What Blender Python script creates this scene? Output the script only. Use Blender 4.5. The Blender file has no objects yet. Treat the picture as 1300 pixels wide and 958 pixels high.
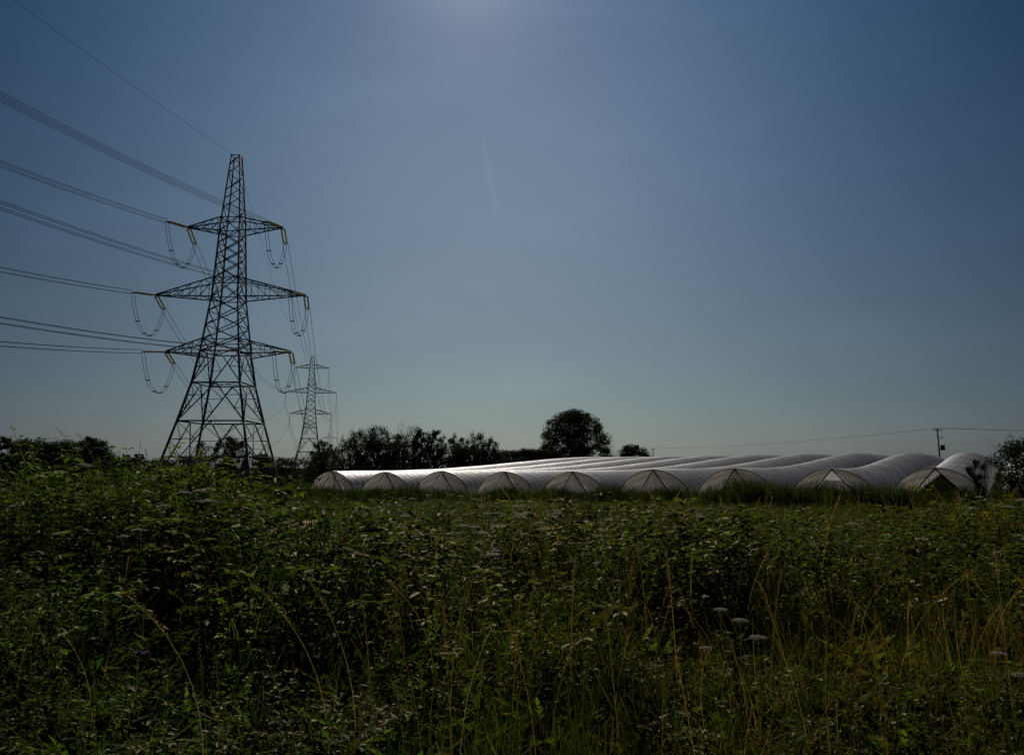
import bpy, math, random
import numpy as np
from mathutils import Vector, Matrix

rng = np.random.default_rng(7)
random.seed(7)
sc = bpy.context.scene
COL = sc.collection
F = 1011.0
HZ = 592.0
TH = math.atan((HZ - 434.0) / F)
CT, ST = math.cos(TH), math.sin(TH)
EYE = 3.5
SUN_AZ, SUN_EL = -3.4, 37.0      # degrees, azimuth clockwise from +Y

# ------------------------------------------------------------------ helpers
def at(px, py, Y):
    """point of the world seen at a pixel of the photograph, Y metres ahead"""
    u = (px - 650) / F
    v = (434 - py) / F
    d = np.array([u, CT - v * ST, ST + v * CT])
    d = d / d[1] * Y
    return np.array([d[0], d[1], d[2] + EYE])

def sm(t):
    t = np.clip(t, 0, 1)
    return t * t * (3 - 2 * t)

AX = np.array([.522, .853])      # axis of the polytunnels
AU = np.array([.853, -.522])

def ground(x, y, rough=True):
    x = np.asarray(x, float); y = np.asarray(y, float)
    z = 1.9 * (1 - sm((y - 8) / 40))
    w = x * AX[0] + y * AX[1] - 71
    s = x * AU[0] + y * AU[1]
    rise = 2.35 * sm((w - 10) / 66) * (1 - .75 * sm((w - 100) / 110))
    z = z + rise * sm((s + 120) / 45) * (1 - sm((s - 60) / 80))
    z = z - .35 * sm((-s - 15) / 50) * sm((y - 40) / 30)
    d = np.hypot(x, y)
    z = z - 11 * sm((d - 330) / 330)
    if not rough: return z
    z = z + .06 * np.sin(x * .35 + 1.3) * np.sin(y * .31) + .03 * np.sin(x * 1.1) * np.cos(y * .9)
    return z

def gz(x, y):
    return float(ground(x, y))

def tag(o, label=None, cat=None, group=None, kind=None):
    if label: o['label'] = label
    if cat: o['category'] = cat
    if group: o['group'] = group
    if kind: o['kind'] = kind
    return o

def empty(name, loc, rz=0.0):
    o = bpy.data.objects.new(name, None)
    COL.objects.link(o)
    o.location = Vector([float(c) for c in loc])
    o.rotation_euler = (0, 0, rz)
    o.empty_display_size = .5
    return o

def np_mesh(name, V, Q, mat, col=None, parent=None, smooth=False, loc=None):
    """mesh object out of numpy verts and quads (rows of 3 or 4 indices)"""
    V = np.asarray(V, np.float32); Q = np.asarray(Q, np.int32)
    me = bpy.data.meshes.new(name)
    me.vertices.add(len(V)); me.vertices.foreach_set('co', V.ravel())
    k = Q.shape[1]
    me.loops.add(Q.size); me.loops.foreach_set('vertex_index', Q.ravel())
    me.polygons.add(len(Q))
    me.polygons.foreach_set('loop_start', np.arange(0, Q.size, k, dtype=np.int32))
    if smooth:
        me.polygons.foreach_set('use_smooth', np.ones(len(Q), dtype=bool))
    if col is not None:
        a = me.attributes.new('col', 'FLOAT_COLOR', 'POINT')
        c = np.ones((len(V), 4), np.float32); c[:, :3] = col
        a.data.foreach_set('color', c.ravel())
    me.update(calc_edges=True)
    me.materials.append(mat)
    o = bpy.data.objects.new(name, me)
    COL.objects.link(o)
    if parent is not None: o.parent = parent
    if loc is not None: o.location = loc
    return o

class MB:
    """collects bars, boxes and tubes"""
    def __init__(s): s.v = []; s.q = []; s.n = 0
    def add(s, V, Q):
        s.v.append(np.asarray(V, float)); s.q.append(np.asarray(Q, int) + s.n); s.n += len(V)
    def bar(s, a, b, w, h=None):
        a = np.asarray(a, float); b = np.asarray(b, float); h = h or w
        d = b - a; L = np.linalg.norm(d)
        if L < 1e-6: return
        d = d / L
        up = np.array([0, 0, 1.]) if abs(d[2]) < .9 else np.array([0, 1., 0])
        r = np.cross(d, up); r /= np.linalg.norm(r); t = np.cross(r, d)
        V = [p + r * (sx * w / 2) + t * (sy * h / 2) for p in (a, b) for sx, sy in ((-1, -1), (1, -1), (1, 1), (-1, 1))]
        s.add(V, [[0, 1, 2, 3], [7, 6, 5, 4], [0, 4, 5, 1], [1, 5, 6, 2], [2, 6, 7, 3], [3, 7, 4, 0]])
    def tube(s, pts, rad, k=6, caps=True):
        pts = np.asarray(pts, float); n = len(pts)
        rad = np.broadcast_to(np.asarray(rad, float), (n,))
        T = np.gradient(pts, axis=0); T /= np.linalg.norm(T, axis=1)[:, None] + 1e-9
        up = np.array([0.03, 0.02, 1.]) if abs(T[:, 2]).mean() < .8 else np.array([1., .1, 0])
        R = np.cross(T, up); R /= np.linalg.norm(R, axis=1)[:, None] + 1e-9
        U = np.cross(R, T)
        an = np.arange(k) / k * 2 * math.pi
        V = (pts[:, None] + rad[:, None, None] * (np.cos(an)[None, :, None] * R[:, None] + np.sin(an)[None, :, None] * U[:, None])).reshape(-1, 3)
        i = np.arange(n - 1)[:, None]; j = np.arange(k)[None]
        Q = np.stack([i * k + j, i * k + (j + 1) % k, (i + 1) * k + (j + 1) % k, (i + 1) * k + j], -1).reshape(-1, 4)
        s.add(V, Q)
        if caps and k == 4: s.add(np.vstack([V[:4], V[-4:]]), [[3, 2, 1, 0], [4, 5, 6, 7]])
        elif caps and k == 6:
            s.add(V[:6], [[3, 2, 1, 0], [5, 4, 3, 0]]); s.add(V[-6:], [[0, 1, 2, 3], [0, 3, 4, 5]])
    def box(s, c, dx, dy, dz):
        c = np.asarray(c, float)
        s.bar(c - [0, 0, dz / 2], c + [0, 0, dz / 2], dx, dy)
    def lathe(s, c, prof, k=10, axis=None):
        c = np.asarray(c, float); an = np.arange(k) / k * 2 * math.pi
        ax = np.array([0, 0, 1.]) if axis is None else np.asarray(axis, float) / np.linalg.norm(axis)
        up = np.array([1., 0, 0]) if abs(ax[0]) < .8 else np.array([0, 1., 0])
        r = np.cross(ax, up); r /= np.linalg.norm(r); t = np.cross(ax, r)
        V = []
        for rr, zz in prof:
            V += [c + ax * zz + rr * (math.cos(a) * r + math.sin(a) * t) for a in an]
        n = len(prof)
        i = np.arange(n - 1)[:, None]; j = np.arange(k)[None]
        Q = np.stack([i * k + j, i * k + (j + 1) % k, (i + 1) * k + (j + 1) % k, (i + 1) * k + j], -1).reshape(-1, 4)
        s.add(V, Q)
    def build(s, name, mat, parent=None, col=None, smooth=False):
        V = np.concatenate(s.v)
        return np_mesh(name, V, np.concatenate(s.q), mat, None if col is None else np.broadcast_to(np.array(col), (len(V), 3)), parent, smooth)

# ------------------------------------------------------------------ materials
def mat(name):
    m = bpy.data.materials.new(name); m.use_nodes = True
    nt = m.node_tree; nt.nodes.clear()
    out = nt.nodes.new('ShaderNodeOutputMaterial')
    return m, nt, out

def principled(nt, base=(.5, .5, .5), rough=.5, metal=0., spec=.5):
    p = nt.nodes.new('ShaderNodeBsdfPrincipled')
    p.inputs['Base Color'].default_value = (*base, 1)
    p.inputs['Roughness'].default_value = rough
    p.inputs['Metallic'].default_value = metal
    p.inputs['Specular IOR Level'].default_value = spec
    return p

def noise_mix(nt, c1, c2, scale, detail=4, lo=.35, hi=.65, coord='Object'):
    tc = nt.nodes.new('ShaderNodeTexCoord')
    n = nt.nodes.new('ShaderNodeTexNoise'); n.inputs['Scale'].default_value = scale; n.inputs['Detail'].default_value = detail
    nt.links.new(tc.outputs[coord], n.inputs['Vector'])
    r = nt.nodes.new('ShaderNodeValToRGB')
    r.color_ramp.elements[0].position = lo; r.color_ramp.elements[1].position = hi
    r.color_ramp.elements[0].color = (*c1, 1); r.color_ramp.elements[1].color = (*c2, 1)
    nt.links.new(n.outputs['Fac'], r.inputs['Fac'])
    return r, n

def simple(name, c1, c2, scale, rough=.6, metal=0., spec=.4, bump=0.):
    m, nt, out = mat(name)
    r, n = noise_mix(nt, c1, c2, scale)
    p = principled(nt, rough=rough, metal=metal, spec=spec)
    nt.links.new(r.outputs[0], p.inputs['Base Color'])
    if bump:
        b = nt.nodes.new('ShaderNodeBump'); b.inputs['Strength'].default_value = bump
        nt.links.new(n.outputs['Fac'], b.inputs['Height']); nt.links.new(b.outputs[0], p.inputs['Normal'])
    nt.links.new(p.outputs[0], out.inputs[0])
    return m

def leaf_mat(name, trans=.35, rough=.45, spec=.4, tcol=(1.25, 1.35, .5)):
    """every leaf carries its own base colour in the attribute col"""
    m, nt, out = mat(name)
    a = nt.nodes.new('ShaderNodeAttribute'); a.attribute_name = 'col'
    df = nt.nodes.new('ShaderNodeBsdfDiffuse'); nt.links.new(a.outputs['Color'], df.inputs['Color'])
    gl = nt.nodes.new('ShaderNodeBsdfAnisotropic'); gl.inputs['Roughness'].default_value = rough; gl.inputs['Color'].default_value = (1, .86, .64, 1)
    p = nt.nodes.new('ShaderNodeMixShader'); p.inputs[0].default_value = spec
    nt.links.new(df.outputs[0], p.inputs[1]); nt.links.new(gl.outputs[0], p.inputs[2])
    t = nt.nodes.new('ShaderNodeBsdfTranslucent')
    mul = nt.nodes.new('ShaderNodeMix'); mul.data_type = 'RGBA'; mul.blend_type = 'MULTIPLY'; mul.inputs[0].default_value = 1
    nt.links.new(a.outputs['Color'], mul.inputs[6]); mul.inputs[7].default_value = (*tcol, 1)
    nt.links.new(mul.outputs[2], t.inputs['Color'])
    mx = nt.nodes.new('ShaderNodeMixShader'); mx.inputs[0].default_value = trans
    nt.links.new(p.outputs[0], mx.inputs[1]); nt.links.new(t.outputs[0], mx.inputs[2])
    nt.links.new(mx.outputs[0], out.inputs[0])
    return m

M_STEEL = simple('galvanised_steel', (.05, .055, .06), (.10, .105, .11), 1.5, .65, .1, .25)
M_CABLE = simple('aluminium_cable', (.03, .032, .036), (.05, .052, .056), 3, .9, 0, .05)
M_GLASS = None
def insulator_mat():
    m, nt, out = mat('amber_insulator_glass')
    r, n = noise_mix(nt, (.44, .40, .15), (.70, .65, .32), 6)
    p = principled(nt, rough=.45, spec=.4)
    nt.links.new(r.outputs[0], p.inputs['Base Color'])
    t = nt.nodes.new('ShaderNodeBsdfTranslucent'); nt.links.new(r.outputs[0], t.inputs['Color'])
    mx = nt.nodes.new('ShaderNodeMixShader'); mx.inputs[0].default_value = .5
    nt.links.new(p.outputs[0], mx.inputs[1]); nt.links.new(t.outputs[0], mx.inputs[2]); nt.links.new(mx.outputs[0], out.inputs[0])
    return m
M_GLASS = insulator_mat()
M_BARK = simple('bark', (.035, .028, .02), (.09, .07, .05), 8, .9, 0, .2, .4)
M_WOOD = simple('creosoted_wood', (.04, .03, .022), (.08, .06, .045), 5, .85, 0, .2, .3)
M_HOOP = simple('tunnel_steel_tube', (.022, .018, .016), (.05, .04, .034), 2, .8, .0, .1)
M_ROPE = simple('rope_fibre', (.08, .075, .08), (.14, .13, .125), 2, .9, .0, .1)
M_LEAF = leaf_mat('leaf', .48, .40, .021, (1.2, 1.32, .38))
M_GRASS = leaf_mat('grass_blade', .45, .45, .015, (1.2, 1.25, .5))
M_TREELEAF = leaf_mat('tree_leaf', .22, .5, .006, (1.1, 1.2, .6))
M_PETAL = leaf_mat('petal', .35, .6, .01, (1, 1, .95))

def plastic_mat(name, trans, rough, base=((.52, .50, .48), (.68, .66, .64)), coat=0.):
    m, nt, out = mat(name)
    r, n = noise_mix(nt, base[0], base[1], .35, 6, .3, .7)
    p = principled(nt, rough=rough, spec=.8); p.inputs['Coat Weight'].default_value = coat; p.inputs['Coat Roughness'].default_value = .48; p.inputs['Coat IOR'].default_value = 1.6
    nt.links.new(r.outputs[0], p.inputs['Base Color'])
    n2 = nt.nodes.new('ShaderNodeTexNoise'); n2.inputs['Scale'].default_value = 1.6; n2.inputs['Detail'].default_value = 5
    tc = nt.nodes.new('ShaderNodeTexCoord'); nt.links.new(tc.outputs['Object'], n2.inputs['Vector'])
    b = nt.nodes.new('ShaderNodeBump'); b.inputs['Strength'].default_value = .35; b.inputs['Distance'].default_value = .2
    nt.links.new(n2.outputs['Fac'], b.inputs['Height']); nt.links.new(b.outputs[0], p.inputs['Normal'])
    t = nt.nodes.new('ShaderNodeBsdfTranslucent'); nt.links.new(b.outputs[0], t.inputs['Normal'])
    br = nt.nodes.new('ShaderNodeMix'); br.data_type = 'RGBA'; br.inputs[0].default_value = .7; br.inputs[7].default_value = (.97, .93, .86, 1)
    nt.links.new(r.outputs[0], br.inputs[6]); nt.links.new(br.outputs[2], t.inputs['Color'])
    mx = nt.nodes.new('ShaderNodeMixShader'); mx.inputs[0].default_value = trans
    nt.links.new(p.outputs[0], mx.inputs[1]); nt.links.new(t.outputs[0], mx.inputs[2])
    nt.links.new(mx.outputs[0], out.inputs[0])
    return m
M_PLASTIC = plastic_mat('polythene_cover', .42, .46, ((.40, .365, .35), (.50, .455, .44)), 1.0)
M_CURTAIN = plastic_mat('polythene_curtain', .76, .45, ((.58, .51, .44), (.95, .88, .80)))
M_SHEET = plastic_mat('polythene_end_sheet', .74, .4, ((.72, .70, .68), (.90, .88, .86)))

def ground_mat():
    m, nt, out = mat('field_ground')
    r, n = noise_mix(nt, (.016, .015, .008), (.045, .050, .018), .9, 9, .3, .7)
    r2, n2 = noise_mix(nt, (.7, .7, .7), (1.3, 1.15, .9), .03, 5, .35, .65)
    mul = nt.nodes.new('ShaderNodeMix'); mul.data_type = 'RGBA'; mul.blend_type = 'MULTIPLY'; mul.inputs[0].default_value = 1
    nt.links.new(r.outputs[0], mul.inputs[6]); nt.links.new(r2.outputs[0], mul.inputs[7])
    p = nt.nodes.new('ShaderNodeBsdfDiffuse'); nt.links.new(mul.outputs[2], p.inputs['Color'])
    b = nt.nodes.new('ShaderNodeBump'); b.inputs['Strength'].default_value = .8; b.inputs['Distance'].default_value = .3
    nt.links.new(n.outputs['Fac'], b.inputs['Height']); nt.links.new(b.outputs[0], p.inputs['Normal'])
    nt.links.new(p.outputs[0], out.inputs[0])
    return m
M_GROUND = ground_mat()

# ------------------------------------------------------------------ ground sheet
def make_ground():
    ys = np.concatenate([np.arange(-40, 220, 2.0), np.geomspace(220, 7000, 60)])
    xs = np.concatenate([-np.geomspace(140, 6000, 50)[::-1], np.arange(-138, 139, 2.0), np.geomspace(140, 6000, 50)])
    X, Y = np.meshgrid(xs, ys)
    V = np.stack([X, Y, ground(X, Y)], -1).reshape(-1, 3)
    nx, ny = len(xs), len(ys)
    i = np.arange(ny - 1)[:, None]; j = np.arange(nx - 1)[None]
    Q = np.stack([i * nx + j, i * nx + j + 1, (i + 1) * nx + j + 1, (i + 1) * nx + j], -1).reshape(-1, 4)
    tag(np_mesh('ground', V, Q, M_GROUND, smooth=True), 'rough green field ground rolling away under the weeds and tunnels', kind='structure')
make_ground()

# ------------------------------------------------------------------ leaves and blades, as templates
def leaf(L, W, fold=.25, droop=.15):
    """6-vertex leaf folded on its midrib, along +x"""
    V = np.array([[0, 0, 0], [.32 * L, -W / 2, fold * W / 2], [.68 * L, -W * .36, fold * W * .36 - droop * L * .3], [L, 0, -droop * L],
                  [.68 * L, W * .36, fold * W * .36 - droop * L * .3], [.32 * L, W / 2, fold * W / 2]])
    return V, np.array([[0, 1, 2, 3], [0, 3, 4, 5]])

def rotm(yaw, pitch, roll=0):
    cy, sy = math.cos(yaw), math.sin(yaw); cp, sp = math.cos(pitch), math.sin(pitch); cr, sr = math.cos(roll), math.sin(roll)
    Rz = np.array([[cy, -sy, 0], [sy, cy, 0], [0, 0, 1]]); Ry = np.array([[cp, 0, -sp], [0, 1, 0], [sp, 0, cp]]); Rx = np.array([[1, 0, 0], [0, cr, -sr], [0, sr, cr]])
    return Rz @ Ry @ Rx

class TB:
    """template builder with a colour for each vertex"""
    def __init__(s): s.v = []; s.q = []; s.c = []; s.n = 0
    def add(s, V, Q, c):
        s.v.append(V); s.q.append(Q + s.n); s.c.append(np.broadcast_to(np.asarray(c, float), (len(V), 3))); s.n += len(V)
    def strip(s, pts, w, c, side=None):
        pts = np.asarray(pts, float); n = len(pts); w = np.broadcast_to(np.asarray(w, float), (n,))
        if side is None:
            a = random.random() * 6.28; side = np.array([math.cos(a), math.sin(a), 0])
        V = np.concatenate([pts - side * w[:, None] / 2, pts + side * w[:, None] / 2])
        Q = np.array([[i, i + 1, n + i + 1, n + i] for i in range(n - 1)])
        s.add(V, Q, c)
    def leaf(s, p, L, W, yaw, pitch, c, fold=.25, droop=.15, roll=0, rhomb=False):
        V, Q = leaf(L, W, fold, droop)
        if rhomb:
            V = V[[0, 1, 3, 5]]; V[1, 0] = V[3, 0] = L * .45; Q = np.array([[0, 1, 2, 3]])
        s.add(V @ rotm(yaw, pitch, roll).T + np.asarray(p), Q, c)
    def done(s): return np.concatenate(s.v), np.concatenate(s.q), np.concatenate(s.c)

def var(c, k=.25):
    """colour varied leaf by leaf"""
    f = 1 + random.uniform(-k, k)
    return np.array([c[0] * f * (1 + random.uniform(-.12, .2)), c[1] * f, c[2] * f * (1 + random.uniform(-.2, .2))])

G_NETTLE = (.056, .100, .020); G_BRAMBLE = (.074, .100, .027); G_YELL = (.112, .150, .027); G_GRASS = (.050, .072, .019)
TAN = (.27, .20, .105); G_DARK = (.030, .052, .018)

def nettle(H=1.0, lf=.085, n=13, c=G_NETTLE, rhomb=False):
    t = TB(); a = random.random() * 6.28; ln = random.uniform(.02, .22) * H
    def P(k): return np.array([math.cos(a) * ln * k * k, math.sin(a) * ln * k * k, H * k])
    t.strip([P(k) for k in (0, .35, .7, 1)], [.012, .010, .008, .003], var((.06, .08, .03)))
    base = random.random() * 6.28
    for i in range(n):
        k = .22 + .78 * (i + .5) / n
        sz = lf * (1.15 - .75 * k ** 3) * random.uniform(.75, 1.2)
        yaw0 = base + i * math.pi / 2
        for e in (0, math.pi):
            t.leaf(P(k) + np.array([math.cos(yaw0 + e), math.sin(yaw0 + e), 0]) * .012, sz, sz * .58, yaw0 + e + random.uniform(-.3, .3),
                   random.uniform(-.55, .35) + (.5 if k > .93 else 0), var(c), droop=random.uniform(.05, .3), roll=random.uniform(-.4, .4), rhomb=rhomb)
    return t.done()

def bramble(L=1.0, lf=.07, n=12, c=G_BRAMBLE, rhomb=False, flowers=0):
    t = TB(); a = random.random() * 6.28
    top = random.uniform(.75, 1.0) * L; reach = random.uniform(.35, .8) * L
    def P(k): return np.array([math.cos(a) * reach * k, math.sin(a) * reach * k, top * math.sin(min(k * 1.9, math.pi * .72)) / 1.0])
    t.strip([P(k) for k in (0, .2, .4, .6, .8, 1)], [.012, .011, .009, .008, .006, .004], var((.09, .06, .04)))
    for i in range(n):
        k = .12 + .88 * (i + .3) / n
        yaw = random.random() * 6.28; p = P(k) + np.array([math.cos(yaw), math.sin(yaw), .3]) * random.uniform(.02, .08)
        cc = var(c); pt = random.uniform(-.3, .35)
        for dy, s in ((0, 1), (1.25, .8), (-1.25, .8)):
            t.leaf(p, lf * s * random.uniform(.8, 1.2), lf * s * .68, yaw + dy, pt + random.uniform(-.25, .25), cc, droop=random.uniform(0, .25), roll=random.uniform(-.35, .35), rhomb=rhomb)
    for i in range(flowers):
        k = random.uniform(.4, .95); p = P(k) + np.array([0, 0, .03])
        for j in range(5):
            t.leaf(p, .018, .016, j * 1.256, .3, (.62, .58, .55), rhomb=True)
    return t.done()

def tuft(H=.6, n=12, w=.006, c=G_GRASS, spread=.09, seg=4, bend=.5):
    t = TB()
    for i in range(n):
        a = random.random() * 6.28; b = random.random() * 6.28; r = random.random() * spread
        h = H * random.uniform(.5, 1.1); bn = h * random.uniform(.1, bend)
        o = np.array([r * math.cos(b), r * math.sin(b), 0])
        ks = np.linspace(0, 1, seg)
        pts = [o + np.array([math.cos(a) * bn * k ** 2, math.sin(a) * bn * k ** 2, h * (k - .25 * bn / h * k ** 3)]) for k in ks]
        t.strip(pts, w * (1.05 - ks), var(c, .35), side=np.array([-math.sin(a + .5), math.cos(a + .5), 0]))
    return t.done()

def seedgrass_parts(H=1.1, head=.2, bend=.35, c=TAN, n=70, az=None, w=.0035, sp=.017):
    """stalk and seed head of one flowering grass"""
    a = random.random() * 6.28 if az is None else az
    def P(k): return np.array([math.cos(a) * bend * k ** 2.5, math.sin(a) * bend * k ** 2.5, H * (k - .3 * bend * bend * k ** 4)])
    s = TB(); ks = np.linspace(0, 1, 9)
    s.strip([P(k) for k in ks], w * (1.3 - ks * .7), var(c, .15), side=np.array([1., 0, 0]))
    s.strip([P(k) for k in ks], w * (1.3 - ks * .7), var(c, .15), side=np.array([0, 1., 0]))
    for k in (.25, .45):
        yaw = random.random() * 6.28
        q = P(k); s.strip([q, q + np.array([math.cos(yaw) * .09, math.sin(yaw) * .09, .1]), q + np.array([math.cos(yaw) * .22, math.sin(yaw) * .22, .08])], [.005, .004, .001], var((.1, .1, .04)))
    h = TB(); k0 = 1 - head / H
    for i in range(n):
        k = k0 + (1 - k0) * (i / n); p = P(k); yaw = random.random() * 6.28
        env = math.sin(math.pi * min(1, (i / n) * .9 + .12)) * sp
        p = p + np.array([math.cos(yaw), math.sin(yaw), .3]) * env * random.uniform(.1, 1)
        h.leaf(p, .013, .005, yaw, random.uniform(.5, 1.2), var(c, .3), rhomb=True)
    return s.done(), h.done()

def merge(ts):
    n = 0; V = []; Q = []; C = []
    for v, q, c in ts:
        V.append(v); Q.append(q + n); C.append(c); n += len(v)
    return np.concatenate(V), np.concatenate(Q), np.concatenate(C)

def umbel_parts(H=.7, R=.045, n=26, c=(.62, .63, .52), fl=.007, bend=.08):
    s = TB(); a = random.random() * 6.28
    def P(k): return np.array([math.cos(a) * bend * k * k, math.sin(a) * bend * k * k, H * k])
    for sd in ((1., 0, 0), (0, 1., 0)):
        s.strip([P(k) for k in (0, .3, .6, .85)], [.006, .005, .004, .003], var((.07, .1, .04)), side=np.array(sd))
    for k in (.25, .45, .65):
        for j in range(6):
            s.leaf(P(k) + np.array([0, 0, .01 * j]), .09, .016, random.random() * 6.28, random.uniform(-.1, .7), var(G_GRASS), rhomb=True)
    h = TB(); top = P(.85)
    for i in range(n):
        r = R * math.sqrt((i + .5) / n); b = i * 2.399
        e = top + np.array([r * math.cos(b), r * math.sin(b), H * .15 * .6 + .25 * R * (1 - (r / R) ** 2)])
        h.strip([top, e], [.0015, .001], (.1, .13, .06))
        for j in range(9):
            q = e + np.array([random.gauss(0, R * .13), random.gauss(0, R * .13), random.gauss(0, .0015)])
            h.leaf(q, fl * 1.6, fl * 1.3, random.random() * 6.28, random.uniform(-.4, .5), np.array(c) * random.uniform(.75, 1.1), rhomb=True)
    return s.done(), h.done()

def scatter(templates, P, yaw, sc_, name, m, label, tintf=None, tilt=None, cat=None):
    """copies of the templates at the points P, one mesh"""
    P = np.asarray(P); n = len(P); kk = rng.integers(0, len(templates), n)
    VV = []; QQ = []; CC = []; off = 0
    if tintf is None: tintf = np.ones((n, 3))
    for k, (V, Q, C) in enumerate(templates):
        idx = np.where(kk == k)[0]
        if not len(idx): continue
        c, s = np.cos(yaw[idx]), np.sin(yaw[idx]); S = sc_[idx]
        X = (V[None, :, 0] * c[:, None] - V[None, :, 1] * s[:, None]) * S[:, None]
        Y = (V[None, :, 0] * s[:, None] + V[None, :, 1] * c[:, None]) * S[:, None]
        Z = V[None, :, 2] * S[:, None]
        if tilt is not None:
            X = X + Z * tilt[idx, 0][:, None]; Y = Y + Z * tilt[idx, 1][:, None]
        W = np.stack([X, Y, Z], -1) + P[idx][:, None]
        m_ = len(idx); nv = len(V)
        VV.append(W.reshape(-1, 3).astype(np.float32))
        QQ.append((Q[None] + (np.arange(m_) * nv)[:, None, None] + off).reshape(-1, 4)); off += m_ * nv
        CC.append((C[None] * tintf[idx][:, None]).reshape(-1, 3).astype(np.float32))
    o = np_mesh(name, np.concatenate(VV), np.concatenate(QQ), m, np.concatenate(CC))
    return tag(o, label, cat, kind='stuff')

def vnoise(x, y, s, seed=0):
    """cheap smooth noise 0..1"""
    r = np.random.default_rng(seed); z = 0; a = 0
    for i in range(7):
        th = r.random() * 6.28; f = (.6 + r.random() * 1.3) / s; ph = r.random() * 6.28
        z = z + np.sin((x * math.cos(th) + y * math.sin(th)) * f * 6.28 * .5 + ph); a += 1
    return .5 + .5 * np.clip(z / a * 2.0, -1, 1)

def bankh(x, y):
    """height of the weeds over the ground"""
    a = x / np.maximum(y, 1)
    ed = 5.75 + 1.1 * (vnoise(x, y * 0, 1.9, 91) - .5) + .9 * sm((a - .1) / .3)
    h = .16 + (.92 - .22 * sm((a - .1) / .3)) * sm((y - ed + .7) / 1.1)
    h = h * (1 - .12 * sm((y - 10) / 12))
    h = h + .30 * sm((-a - .2) / .3) * sm((y - 6.5) / 6) * (1 - .6 * sm((y - 22) / 14))
    h = h + .25 * sm((a - .38) / .2) * sm((y - 8) / 6)
    n = vnoise(x, y, 2.2, 3); n2 = vnoise(x, y, .8, 5)
    return h * (.55 + .58 * n + .30 * n2)

def pts_in(y0, y1, dens, k=.72, m=2.0):
    """random points in the view wedge between two depths"""
    area = (y1 - y0) * (k * (y1 + y0) + 2 * m); n = int(area * dens)
    y = rng.uniform(y0, y1, int(n * 2.2)); w = k * y + m
    keep = rng.random(len(y)) < w / (k * y1 + m)
    y = y[keep][:n]; x = rng.uniform(-1, 1, len(y)) * (k * y + m)
    return x, y

def tint_of(x, y, n):
    """drifts of yellower and browner plants"""
    a = vnoise(x, y, 3.5, 11); b = vnoise(x, y, 9, 13)
    f = .5 + 1.0 * rng.random(n) ** 1.6
    c = vnoise(x, y, 1.1, 17)
    f = f * (.6 + .8 * c)
    rt = sm((x / np.maximum(y, 1) + .35) / .7)
    t = np.stack([f * (.80 + (.3 + .55 * rt) * a * b), f * (.9 + .22 * b - .05 * rt), f * (.95 - .3 * a)], -1)
    return t

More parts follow.
